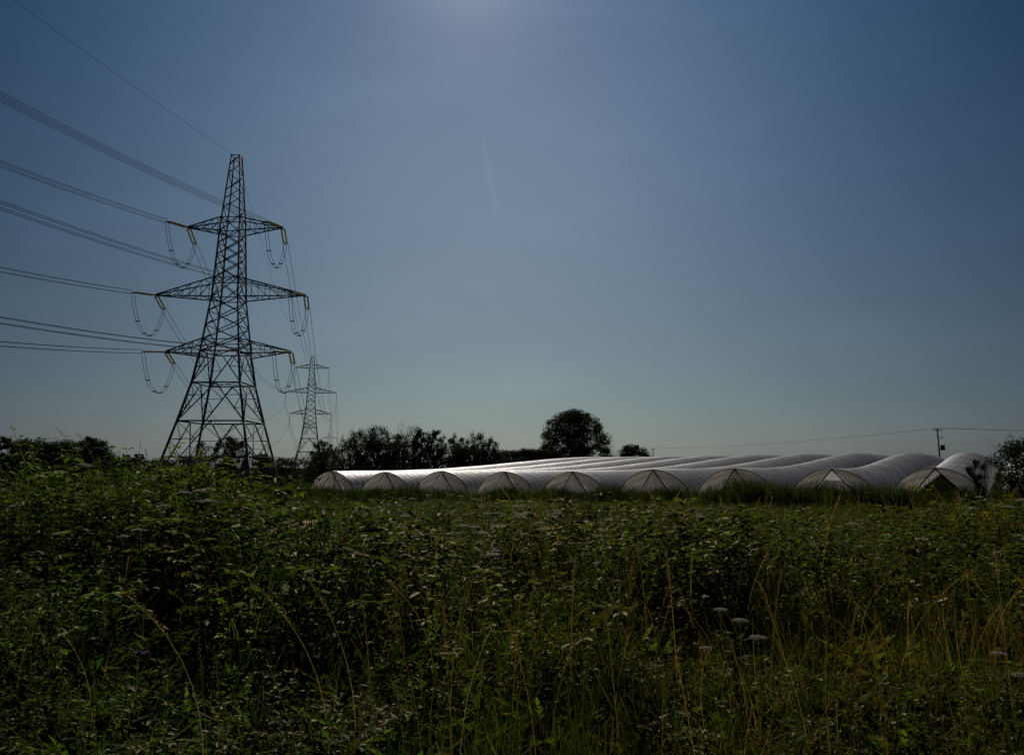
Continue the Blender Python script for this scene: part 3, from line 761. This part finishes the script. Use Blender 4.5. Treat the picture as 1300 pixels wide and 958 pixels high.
def fittings(mb, a, d, L, twin=.45):
    d = np.asarray(d, float); d /= np.linalg.norm(d); side = np.cross(d, [0, 0, 1.]); side /= np.linalg.norm(side) + 1e-9
    a = np.asarray(a, float)
    for k in (.1, .92):
        mb.bar(a + d * L * k - side * twin * .7, a + d * L * k + side * twin * .7, .14, .1)
    mb.bar(a, a + d * L * .1, .12); mb.bar(a + d * L * .92, a + d * L, .16)
    up = np.cross(side, d)
    an = np.linspace(0, 2 * math.pi, 13)
    c = a + d * L * .88
    mb.tube([c + (np.cos(t) * side + np.sin(t) * d) * .42 for t in an], .03, 4, caps=False)

def pylon(name, loc, rz, arms, tension, label, near_dir=None, far_dir=None, peak=50.0, lev_scale=1.0):
    root = empty(name, loc, rz)
    tag(root, label, 'pylon', 'lattice pylons of the power line')
    S = peak / 50.0
    legw = .27
    C4 = ((-1, -1), (1, -1), (1, 1), (-1, 1))
    def cor(c, z): return np.array([c[0] * half(z), c[1] * half(z), z]) * np.array([lev_scale, lev_scale, S])
    for c in C4:
        m = MB()
        zs = [z for z, _ in LEV]
        for z0, z1 in zip(zs[:-1], zs[1:]):
            m.bar(cor(c, z0 if z0 else -.4), cor(c, z1), legw * (1.0 if z0 < 20 else .8 if z0 < 38 else .62))
        m.build('leg', M_STEEL, root)
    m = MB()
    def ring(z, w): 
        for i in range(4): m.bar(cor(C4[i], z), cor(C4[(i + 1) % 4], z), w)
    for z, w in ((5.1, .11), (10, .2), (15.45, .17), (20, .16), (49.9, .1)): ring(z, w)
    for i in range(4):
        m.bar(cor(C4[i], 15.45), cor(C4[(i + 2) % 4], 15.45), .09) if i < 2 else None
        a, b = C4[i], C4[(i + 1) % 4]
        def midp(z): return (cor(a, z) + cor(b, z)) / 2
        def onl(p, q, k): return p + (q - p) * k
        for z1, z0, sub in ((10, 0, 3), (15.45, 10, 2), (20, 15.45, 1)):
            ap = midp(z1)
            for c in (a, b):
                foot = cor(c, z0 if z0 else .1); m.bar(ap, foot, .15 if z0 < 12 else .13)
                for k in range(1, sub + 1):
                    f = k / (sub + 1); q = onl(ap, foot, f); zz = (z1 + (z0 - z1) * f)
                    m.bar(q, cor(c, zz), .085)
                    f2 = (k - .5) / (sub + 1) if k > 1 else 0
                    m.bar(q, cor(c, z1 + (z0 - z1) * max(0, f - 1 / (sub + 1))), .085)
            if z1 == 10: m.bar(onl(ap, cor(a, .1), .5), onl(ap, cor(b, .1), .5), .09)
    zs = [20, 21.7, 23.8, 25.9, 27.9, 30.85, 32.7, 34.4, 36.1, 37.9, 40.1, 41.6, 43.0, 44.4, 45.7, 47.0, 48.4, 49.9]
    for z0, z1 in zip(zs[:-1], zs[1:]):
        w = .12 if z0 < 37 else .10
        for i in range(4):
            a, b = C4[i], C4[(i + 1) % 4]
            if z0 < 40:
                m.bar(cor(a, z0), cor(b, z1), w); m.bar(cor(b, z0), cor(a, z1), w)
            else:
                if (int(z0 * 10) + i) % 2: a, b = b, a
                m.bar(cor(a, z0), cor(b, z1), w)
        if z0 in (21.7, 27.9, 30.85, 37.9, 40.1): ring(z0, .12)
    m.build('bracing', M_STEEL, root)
    # step the cross-arms
    tips = {}
    for key, zt, xt_l, xt_r, zb, zu in arms:
        for sgn, xt in ((-1, xt_l), (1, xt_r)):
            m = MB(); tip = np.array([sgn * xt, 0, zt])
            wb = half(zb / S); wu = half(zu / S)
            for f in (-1, 1):
                B = np.array([sgn * wb, f * wb, zb]); U = np.array([sgn * wu, f * wu, zu]); t2 = tip + np.array([0, f * .12, 0])
                m.bar(B, t2, .15); m.bar(U, t2 + [0, 0, .12], .15)
                n = 5 if xt > 9.5 else 4
                pb = [B + (t2 - B) * k / n for k in range(n)]; pu = [U + (t2 - U) * k / n for k in range(n)]
                for k in range(1, n):
                    m.bar(pb[k], pu[k], .07)
                    m.bar(pb[k], pu[k - 1], .07)
            n = 6
            for k in range(1, n):
                for z_, w_, zz in ((zb, wb, 0), (zu, wu, .12)):
                    p = lambda f, q: np.array([sgn * w_, f * w_, z_]) + (tip + np.array([0, f * .12, zz]) - np.array([sgn * w_, f * w_, z_])) * q / n
                    if zz == 0 or k % 2: m.bar(p(-1, k), p(1, k), .06)
                    if zz == 0: m.bar(p(-1 if k % 2 else 1, k), p(1 if k % 2 else -1, k - 1), .06)
            arm = m.build('crossarm', M_STEEL, root)
            tips[key + ('L' if sgn < 0 else 'R')] = tip
            if tension:
                Li = 5.6; ends = []
                for d in (near_dir, far_dir):
                    d = np.asarray(d, float) / np.linalg.norm(d)
                    mi = MB(); insulator(mi, tip, d, Li, .5, .135); s_ = mi.build('insulator_string', M_GLASS, arm, smooth=False)
                    mf = MB(); fittings(mf, tip, d, Li, .55); mf.build('fitting', M_STEEL, arm)
                    ends.append(tip + d * Li)
                tips[key + ('L' if sgn < 0 else 'R') + 'n'] = ends[0]; tips[key + ('L' if sgn < 0 else 'R') + 'f'] = ends[1]
                mj = MB(); a, b = ends; dep = 5.0
                for off in (-.22, .22):
                    ks = np.linspace(0, 1, 25)
                    pts = [a + (b - a) * k + np.array([off, 0, -dep * (1 - abs(2 * k - 1) ** 2.6)]) for k in ks]
                    mj.tube(pts, .035, 4)
                for k in (.2, .42, .6, .8):
                    c = a + (b - a) * k + np.array([0, 0, -dep * (1 - abs(2 * k - 1) ** 2.6)])
                    mj.bar(c - [.3, 0, 0], c + [.3, 0, 0], .13)
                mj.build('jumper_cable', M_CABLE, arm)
            else:
                Li = 4.9
                mi = MB(); insulator(mi, tip, (0.001, 0, -1), Li, 0, .15); mi.lathe(tip, [(.05, 0), (.05, .6)], 6, (0, 0, -1)); mi.lathe(tip, [(.07, Li * .9), (.07, Li), (.2, Li + .1), (.05, Li + .3)], 6, (0, 0, -1))
                mi.build('insulator_string', M_STEEL, arm)
                e = tip - np.array([0, 0, Li + .1]); tips[key + ('L' if sgn < 0 else 'R') + 'n'] = e; tips[key + ('L' if sgn < 0 else 'R') + 'f'] = e
    return root, tips

PX, PY = -.3625 * 115, 115.0
A1 = [('T', 38.76, 48.3954 - 41.6875, 41.6875 - 34.2762, 37.95, 40.1), ('M', 28.44, 52.517 - 41.6875, 41.6875 - 30.444, 27.9, 30.85), ('B', 20.0, 50.448 - 41.6875, 41.6875 - 32.284, 19.4, 21.7)]
nd = np.array([math.sin(math.radians(-8.5)), -math.cos(math.radians(8.5)), -.13])
P2 = at(397, 452, 341); P2 = np.array([P2[0], 341.0, 0])
g2 = gz(P2[0], P2[1]); pk2 = float(at(397, 452, 341)[2] - g2)
dv = P2[:2] - np.array([PX, PY]); dv /= np.linalg.norm(dv)
fd = np.array([dv[0], dv[1], -.20])
g1 = gz(PX, PY)
A1 = [(k, z - g1, l, r, b - g1, u - g1) for k, z, l, r, b, u in A1]
py1, t1 = pylon('electricity_pylon', (PX, PY, g1), 0.0, A1, True, 'tall dark lattice pylon standing nearest on the left, cables swung off both sides', nd, fd, peak=50.0 - g1)
rz2 = -math.atan2(dv[0], dv[1])
def arm_z(py): return float(at(396, py, 341)[2] - g2)
A2 = [('T', arm_z(467), 7.1, 7.1, arm_z(467) - .1, arm_z(462)), ('M', arm_z(498), 10.6, 10.6, arm_z(498.5), arm_z(492)), ('B', arm_z(525), 8.6, 8.6, arm_z(525.5), arm_z(519.5))]
py2, t2 = pylon('electricity_pylon', (P2[0], P2[1], g2), rz2, A2, False, 'smaller looking lattice pylon in the distance just left of the tree row', peak=pk2)
P3 = at(418, 556, 700); g3 = gz(P3[0], 700)
py3 = py2.copy(); COL.objects.link(py3); py3['label'] = 'third pylon farthest away, only its arms showing above the bushy tree'
top3 = P3[2] - A2[0][1]
py3.location = (P3[0], 700, min(top3, g3))
for ch in py2.children:
    c = ch.copy(); COL.objects.link(c); c.parent = py3
    for g in ch.children:
        d = g.copy(); COL.objects.link(d); d.parent = c
bpy.context.view_layer.update()

def W2(root, p): return np.array(root.matrix_world @ Vector([float(c) for c in p]))

def bundle(pts, label, n=4, rad=.028, gap=.45, name='cable_bundle', spacers=None, group=None):
    """a bundle of cables through the given points, cable by cable"""
    pts = np.asarray(pts); r = empty(name, pts[0])
    o = pts[0]; d = pts[-1] - pts[0]; side = np.cross(d, [0, 0, 1.]); side /= np.linalg.norm(side)
    offs = [(-.5, .5), (.5, .5), (-.5, -.5), (.5, -.5)] if n == 4 else ([(-.5, 0), (.5, 0)] if n == 2 else [(0, 0)])
    if n == 1:
        m = MB(); m.tube(pts - o, rad, 5, caps=False); m.build('cable', M_CABLE, r)
    else:
        for a, b in offs:
            m = MB(); m.tube(pts - o + side * a * gap + np.array([0, 0, b * gap]), rad, 5, caps=False); m.build('cable', M_CABLE, r)
        m = MB(); N = len(pts)
        for i in (range(4, N - 2, spacers) if spacers else ()):
            c = pts[i] - o
            q = [c + side * a * gap + np.array([0, 0, b * gap]) for a, b in offs]
            if n == 4:
                for u, v in ((0, 1), (1, 3), (3, 2), (2, 0)): m.bar(q[u], q[v], .05)
            else: m.bar(q[0], q[1], .06)
        if m.n: m.build('spacer', M_CABLE, r)
    return tag(r, label, 'cable', group)

def parab(a, b, sagq, n=44):
    a = np.asarray(a); b = np.asarray(b); k = np.linspace(0, 1, n)[:, None]; L = np.linalg.norm((b - a)[:2])
    p = a + (b - a) * k; p[:, 2] -= sagq * L * L * (k * (1 - k))[:, 0]
    return p

who = {'TL': 'top left', 'TR': 'top right', 'ML': 'middle left', 'MR': 'middle right', 'BL': 'bottom left', 'BR': 'bottom right'}
for k, wh in who.items():
    e = W2(py1, t1[k + 'n']); t = np.linspace(0, 230, 60)
    u = nd / np.linalg.norm(nd[:2])
    pts = np.stack([e[0] + u[0] * t, e[1] + u[1] * t, e[2] - .13 * t + .0008 * t * t], -1)
    pts = pts[:46]
    bundle(pts, 'four sagging cables from the left to the %s arm of the near pylon' % wh, 4, .026, .48, group='cable spans before the near pylon')
    a = W2(py1, t1[k + 'f']); b = W2(py2, t2[k + 'n'])
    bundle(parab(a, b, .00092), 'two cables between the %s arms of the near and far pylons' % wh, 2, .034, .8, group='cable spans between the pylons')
    b2 = W2(py3, t2[k + 'n'])
    bundle(parab(b, b2, .0004), 'thin cables leaving the %s arm of the far pylon' % wh, 2, .035, .6, spacers=30, group='cable spans beyond the far pylon')
e = np.array([PX - .4, PY, 50.05]); t = np.linspace(0, 175, 50); u = nd / np.linalg.norm(nd[:2])
bundle(np.stack([e[0] + u[0] * t, e[1] + u[1] * t, e[2] - .06 * t + .0005 * t * t], -1), 'single earth wire from the top left of the sky to the pylon tip', 1, .02, name='earth_wire')
top2 = W2(py2, (0, 0, pk2)); top3w = W2(py3, (0, 0, pk2))
bundle(parab([PX, PY, 50.0], top2, .0006), 'single earth wire between the tips of the two pylons', 1, .022, name='earth_wire')
bundle(parab(top2, top3w, .0003), 'thin earth wire leaving the tip of the far pylon', 1, .03, name='earth_wire')

# ------------------------------------------------------------------ wooden poles
def pole(px, ytop, D, label, kind='T', r=.15):
    p = at(px, ytop, D); g = gz(p[0], D); H = p[2] - g
    root = empty('power_pole', (p[0], D, g)); tag(root, label, 'power pole', 'wooden power poles')
    m = MB(); m.tube([(0, 0, -.3), (0, 0, H * .5), (0, 0, H)], [r * 1.15, r, r * .8], 6); m.build('post', M_WOOD, root)
    aw = 1.15 if kind != 'wide' else 1.6
    m = MB(); m.bar((-aw, 0, H - .22), (aw, 0, H - .22), .16, .18); m.bar((-aw * .5, -.02, H - .22), (0, -.02, H - 1.0), .06); m.bar((aw * .5, -.02, H - .22), (0, -.02, H - 1.0), .06)
    m.build('crossarm', M_WOOD, root)
    for x in (-aw * .92, 0, aw * .92):
        m = MB(); m.lathe((x, 0, H - .13 if x else H), [(.03, 0), (.03, .08), (.08, .12), (.05, .16), (.09, .2), (.05, .26), (.07, .3), (.0, .34)], 8); m.build('insulator', M_GLASS, root)
    if kind == 'transformer':
        m = MB(); m.box((.85, -.05, H - 4.6), .9, .6, 1.15); m.box((.85, -.05, H - 3.98), 1.0, .7, .1); m.bar((0, 0, H - 5.1), (1.3, 0, H - 5.1), .12)
        for i in range(6): m.box((.5 + i * .14, -.42, H - 4.6), .04, .14, .9)
        m.build('transformer', M_STEEL, root)
        m = MB(); m.bar((-.5, 0, H - 1.9), (1.1, 0, H - 1.9), .1); m.bar((.9, 0, H - 1.9), (.9, 0, H - 2.5), .07); m.bar((-.5, 0, H - 1.9), (-.5, 0, H - 1.55), .07)
        m.bar((.45, 0, H - 2.4), (1.3, 0, H - 2.2), .08); m.build('bracket', M_STEEL, root)
    return [np.array([p[0] + x, D, g + H + .12]) for x in (-aw * .92, aw * .92)], root
w1, _ = pole(1190, 544, 195, 'wooden pole with a transformer between the last two tunnels', 'transformer', .17)
w2, _ = pole(829, 569, 400, 'small distant wooden pole right of the bushy tree', 'T', .2)
w4, _ = pole(57, 556, 290, 'lone T-topped pole above the hedge on the left skyline', 'wide', .16)
w5, _ = pole(128, 561, 430, 'second pole mostly hidden behind the dark domed tree on the left', 'wide', .16)
for i in (0, 1):
    wl = ('left', 'right')[i]
    bundle(parab(w1[i], w2[i], .00012), '%s wire of the pair sagging from the transformer pole to the small distant pole' % ('front', 'back')[i], 1, .018, name='overhead_wire', group='overhead wires over the tunnels')
    q = at(1560, 552, 175 + i); bundle(parab(w1[i], q, .00012), '%s wire of the pair leaving the transformer pole to the right' % ('front', 'back')[i], 1, .025, name='overhead_wire', group='overhead wires over the tunnels')
    bundle(parab(w4[i], w5[i], .00008), '%s wire of the pair crossing the left skyline' % ('front', 'back')[i], 1, .028, name='overhead_wire', group='wires on the left skyline')

# ------------------------------------------------------------------ polytunnels
CX = [(-.2231, -.0058), (-.1566, -.0068), (-.0869, -.0058), (-.0088, -.0063), (.0756, -.0063), (.1753, -.0039), (.2764, -.0027), (.3966, -.0033), (.5246, -.0019)]
RISE, SPR = 3.0, .35
def arch(hw, n=25, leg=True):
    """profile from foot to foot: (across, up)"""
    th = np.linspace(math.pi, 0, n)
    a = np.stack([np.cos(th) * hw, SPR + RISE * np.sin(th) ** 1.08], -1)
    if leg: a = np.vstack([[-hw * 1.0, .12], a, [hw * 1.0, .12]])
    return a

places = []
for i in range(10):
    if i < 9:
        ax_, az_ = CX[i]
        # depth where the ray meets the line of tunnel ends
        Y = 71.0 / (ax_ * AX[0] + AX[1]); X = ax_ * Y; Z = EYE + az_ * Y
    else:
        d = places[8][0] - places[7][0]; P = places[8][0] + d; X, Y = P; Z = 3.35
    places.append((np.array([X, Y]), Z))
ordw = ['leftmost', 'second from left', 'third from left', 'fourth from left', 'middle', 'fifth from right in view', 'fourth from right in view', 'third from right in view', 'last whole', 'right-hand']
labs = ['pale polytunnel at the left end of the row, sun glaring on its back', 'polytunnel second from the left end of the row', 'polytunnel third from the left end of the row',
        'polytunnel fourth from the left end of the row', 'polytunnel in the middle of the row, fifth from the left', 'polytunnel sixth from the left end of the row, ragged grass tufts before it',
        'polytunnel seventh from the left, broad grey ribbed side showing', 'polytunnel with half-open crumpled front, second from the right end',
        'polytunnel with wide open tent-like front and high domed back', 'polytunnel glimpsed through the shrub at the right edge']

hoop_mesh = {}
def gs(x, y): return float(ground(x, y, False))
def tunnel(i):
    (X, Y), Z = places[i]; g0 = gs(X, Y)
    hp = SPR + RISE; zoff = Z - hp - g0                      # keep the near peak where the photo has it
    hw = 3.58 if i < 8 else 3.4
    root = empty('polytunnel', (X, Y, g0)); root.rotation_euler.z = 0
    tag(root, labs[i], 'polytunnel', 'polytunnels side by side in the field')
    Lh = 2.1; nh = 50 if i < 8 else 46
    sub = 8
    ts = []; base = []
    prof = arch(hw); npf = len(prof)
    c0 = 1.0
    V = []
    for k in range(nh * sub + 1):
        d = k * Lh / sub; f = (k % sub) / sub
        s = abs(math.sin(2 * math.pi * f))
        x = X + AX[0] * d; y = Y + AX[1] * d; zg = gs(x, y) + zoff * math.exp(-d / 40) - g0
        wob = .02 * math.sin(d * .5 + i) + .012 * math.sin(d * 1.9 + 2 * i)
        bul = 1 + .016 * s ** .7
        jj = np.arange(npf); lat = prof[:, 0] * bul + .02 * np.sin(jj * 1.3 + d); up = SPR + (prof[:, 1] - SPR) * (1 + .019 * s ** .7) + wob * .3
        up = np.where((jj == 0) | (jj == npf - 1), prof[:, 1] + .05 * np.sin(d * .9 + i * 2 + (jj > 2) * 2), up)
        V.append(np.stack([AX[0] * d + AU[0] * lat, AX[1] * d + AU[1] * lat, zg + up], -1))
    V = np.concatenate(V); N = nh * sub + 1
    a = np.arange(N - 1)[:, None]; b = np.arange(npf - 1)[None]
    Q = np.stack([a * npf + b, a * npf + b + 1, (a + 1) * npf + b + 1, (a + 1) * npf + b], -1).reshape(-1, 4)
    np_mesh('cover', V, Q, M_PLASTIC, None, root, smooth=True)
    if hw not in hoop_mesh:
        m = MB(); pr = arch(hw, 21, False); pr = np.vstack([[-hw, -.1], pr, [hw, -.1]])
        m.tube([(AU[0] * p, AU[1] * p, q) for p, q in pr], .035, 5, caps=False); o = m.build('hoop', M_HOOP, root); hoop_mesh[hw] = o.data
        first = o
    else:
        first = bpy.data.objects.new('hoop', hoop_mesh[hw]); COL.objects.link(first); first.parent = root
    for k in range(nh + 1):
        d = k * Lh; o = first if k == 0 else bpy.data.objects.new('hoop', hoop_mesh[hw])
        if k: COL.objects.link(o); o.parent = root
        x = X + AX[0] * d; y = Y + AX[1] * d
        o.location = (AX[0] * d - AX[0] * .03 * (k == 0), AX[1] * d, gs(x, y) + zoff * math.exp(-d / 40) - g0 + .01)
    m = MB(); pr = arch(hw + .03, 17, False)
    for k in range(min(nh, 34)):
        d = (k + .5) * Lh; x = X + AX[0] * d; y = Y + AX[1] * d; zz = gs(x, y) + zoff * math.exp(-d / 40) - g0 + .035
        m.tube([(AX[0] * d + AU[0] * p, AX[1] * d + AU[1] * p, q + zz) for p, q in pr], .012, 4, caps=False)
    m.build('rope', M_ROPE, root)
    # the end: two sloping braces and curtains drawn aside
    zb = zoff
    def E(p, q, back=0.): return np.array([AU[0] * p + AX[0] * back, AU[1] * p + AX[1] * back, q + zb])
    bx = .62 * hw if i < 7 else .8 * hw
    foot = .2
    for sg in (-1, 1):
        m = MB(); m.tube([E(0, hp - .03, -.05), E(sg * bx, foot, .1)], .055, 5, caps=False); m.build('brace', M_HOOP, root)
        n, mm = 22, 8; V = []
        for a_ in range(n):
            k = a_ / (n - 1); th = math.pi / 2 * (1 - k)
            A = np.array([sg * hw * math.cos(th), SPR + RISE * max(0, math.sin(th)) ** 1.08]) if k < 1 else np.array([sg * hw, SPR])
            zt = hp + (foot + .4 - hp) * k; B = np.array([sg * bx * k * 1.0, zt])
            for b_ in range(mm):
                f = b_ / (mm - 1); p = A + (B - A) * f
                fold = .13 * math.sin(f * 9 + k * 17 + i * 2.1) * (.3 + k) + .07 * math.sin(f * 21 - k * 9 + i) + .35 * k * f
                V.append(E(p[0], p[1], .08 + fold * .7))
        V = np.array(V); a = np.arange(n - 1)[:, None]; b = np.arange(mm - 1)[None]
        Q = np.stack([a * mm + b, a * mm + b + 1, (a + 1) * mm + b + 1, (a + 1) * mm + b], -1).reshape(-1, 4)
        np_mesh('end_curtain', V, Q, M_CURTAIN, None, root, smooth=True)
    if i <= 7:
        n, mm = 16, 22; V = []
        zt = hp - .1 if i < 7 else hp - .9
        for a_ in range(n):
            k = a_ / (n - 1); z = zt + (.1 - zt) * k; w = bx * (hp - z) / (hp - foot)
            for b_ in range(mm):
                f = b_ / (mm - 1) * 2 - 1
                V.append(E(w * f * 1.06, z, .2 + .05 * math.sin(f * 17 + i * 2) + .05 * math.sin(f * 31 + k * 3) + (.2 * k)))
        V = np.array(V); a = np.arange(n - 1)[:, None]; b = np.arange(mm - 1)[None]
        Q = np.stack([a * mm + b, a * mm + b + 1, (a + 1) * mm + b + 1, (a + 1) * mm + b], -1).reshape(-1, 4)
        if i == 7:
            Q = Q[:mm * 7]
        np_mesh('end_sheet', V, Q, M_SHEET, None, root, smooth=True)
for i in range(10): tunnel(i)

# ------------------------------------------------------------------ sky and sun
SKYFIT = [[-1.096, -0.965, -0.938], [1.497, 1.733, 1.931], [-3.348, -2.489, -1.512], [-2.505, -2.829, -2.301], [-5.783, -2.123, -2.857], [-0.902, -0.944, -0.84], [1.05, 0.85, 0.62], [-0.037, 0.229, 0.669]]
def world():
    w = bpy.data.worlds.new('World'); sc.world = w; w.use_nodes = True; nt = w.node_tree; N = nt.nodes; L = nt.links
    bg = N['Background']
    sky = N.new('ShaderNodeTexSky'); sky.sky_type = 'NISHITA'; sky.sun_disc = False
    sky.sun_elevation = math.radians(SUN_EL); sky.sun_rotation = math.radians(SUN_AZ)
    sky.air_density = 1.0; sky.dust_density = 1.0; sky.ozone_density = 1.5; sky.altitude = 50
    # sky tint fitted over the clear model; lens vignette painted in as darker sides
    tc = N.new('ShaderNodeTexCoord'); sp = N.new('ShaderNodeSeparateXYZ'); L.new(tc.outputs['Generated'], sp.inputs[0])
    def M(op, a, b=0., c=0., clamp=False):
        n = N.new('ShaderNodeMath'); n.operation = op; n.use_clamp = clamp
        for i, v in enumerate((a, b, c)):
            if isinstance(v, (int, float)): n.inputs[i].default_value = v
            else: L.new(v, n.inputs[i])
        return n.outputs[0]
    x, y, z = sp.outputs
    e = M('MINIMUM', M('MAXIMUM', z, .0), .53)
    rad = M('SQRT', M('ADD', M('MULTIPLY', x, x), M('MULTIPLY', y, y)))
    q = M('MINIMUM', M('SUBTRACT', 1., M('DIVIDE', y, M('MAXIMUM', rad, .02))), .2)
    se, sa = math.radians(SUN_EL), math.radians(SUN_AZ)
    dp = N.new('ShaderNodeVectorMath'); dp.operation = 'DOT_PRODUCT'; L.new(tc.outputs['Generated'], dp.inputs[0])
    dp.inputs[1].default_value = (math.sin(sa) * math.cos(se), math.cos(sa) * math.cos(se), math.sin(se))
    g = M('EXPONENT', M('MULTIPLY', M('SUBTRACT', dp.outputs['Value'], 1.), 40.))
    terms = (None, e, M('MULTIPLY', e, e), q, M('MULTIPLY', q, e), g, M('EXPONENT', M('MULTIPLY', M('SUBTRACT', dp.outputs['Value'], 1.), 150.)), M('EXPONENT', M('MULTIPLY', e, -18.)))
    K = SKYFIT
    cb = N.new('ShaderNodeCombineXYZ')
    for ch in range(3):
        acc = K[0][ch]
        for t, k in zip(terms[1:], K[1:]): acc = M('MULTIPLY_ADD', t, k[ch], acc)
        L.new(M('EXPONENT', acc), cb.inputs[ch])
    mul = N.new('ShaderNodeMix'); mul.data_type = 'RGBA'; mul.blend_type = 'MULTIPLY'; mul.inputs[0].default_value = 1
    L.new(sky.outputs[0], mul.inputs[6]); L.new(cb.outputs[0], mul.inputs[7])
    # faint high cirrus and the remains of a vapour trail
    mp = N.new('ShaderNodeMapping'); mp.inputs['Scale'].default_value = (1.6, 1.6, 6); L.new(tc.outputs['Generated'], mp.inputs[0])
    ns = N.new('ShaderNodeTexNoise'); ns.inputs['Scale'].default_value = 2.2; ns.inputs['Detail'].default_value = 6; ns.inputs['Roughness'].default_value = .55; L.new(mp.outputs[0], ns.inputs[0])
    cir = M('MULTIPLY', M('SUBTRACT', ns.outputs['Fac'], .52), .9, clamp=True)
    def dirp(px, py):
        v = at(px, py, 1.0) - np.array([0, 0, EYE]); return Vector(v / np.linalg.norm(v))
    a_, b_ = dirp(612, 176), dirp(631, 272); nn = a_.cross(b_).normalized(); mid = (a_ + b_).normalized()
    def dot(v):
        n = N.new('ShaderNodeVectorMath'); n.operation = 'DOT_PRODUCT'; L.new(tc.outputs['Generated'], n.inputs[0]); n.inputs[1].default_value = v; return n.outputs['Value']
    across = M('EXPONENT', M('MULTIPLY', M('POWER', M('DIVIDE', dot(nn), .0035), 2.), -1.))
    along = M('EXPONENT', M('MULTIPLY', M('SUBTRACT', 1., dot(mid)), -900.))
    tr = M('MULTIPLY', M('MULTIPLY', across, along), .085)
    lift = M('ADD', M('ADD', 1., M('MULTIPLY', cir, .45)), tr)
    mu2 = N.new('ShaderNodeVectorMath'); mu2.operation = 'SCALE'; L.new(mul.outputs[2], mu2.inputs[0]); L.new(lift, mu2.inputs['Scale'])
    L.new(mu2.outputs[0], bg.inputs['Color']); bg.inputs['Strength'].default_value = .1
world()
s = bpy.data.lights.new('sun', 'SUN'); s.energy = 5.0; s.angle = math.radians(.5); s.color = (1, .93, .82)
so = bpy.data.objects.new('sun', s); COL.objects.link(so)
el, az = math.radians(SUN_EL), math.radians(SUN_AZ)
d = Vector((math.sin(az) * math.cos(el), math.cos(az) * math.cos(el), math.sin(el)))
so.rotation_euler = d.to_track_quat('Z', 'Y').to_euler()
so.location = (0, 0, 80)

# ------------------------------------------------------------------ camera
cam = bpy.data.cameras.new('camera'); co = bpy.data.objects.new('camera', cam); COL.objects.link(co)
cam.sensor_fit = 'HORIZONTAL'; cam.sensor_width = 36; cam.lens = 36 * F / 1300
cam.shift_y = -45.0 / 1300
cam.clip_start = .1; cam.clip_end = 20000
co.location = (0, 0, EYE); co.rotation_euler = (math.pi / 2 + TH, 0, 0)
sc.camera = co
sc.view_settings.view_transform = 'Standard'; sc.view_settings.look = 'None'; sc.view_settings.exposure = -1.0; sc.view_settings.gamma = 1
sc.cycles.use_denoising = True
sc.cycles.max_bounces = 6; sc.cycles.transparent_max_bounces = 6
sc.cycles.caustics_reflective = False; sc.cycles.caustics_refractive = False
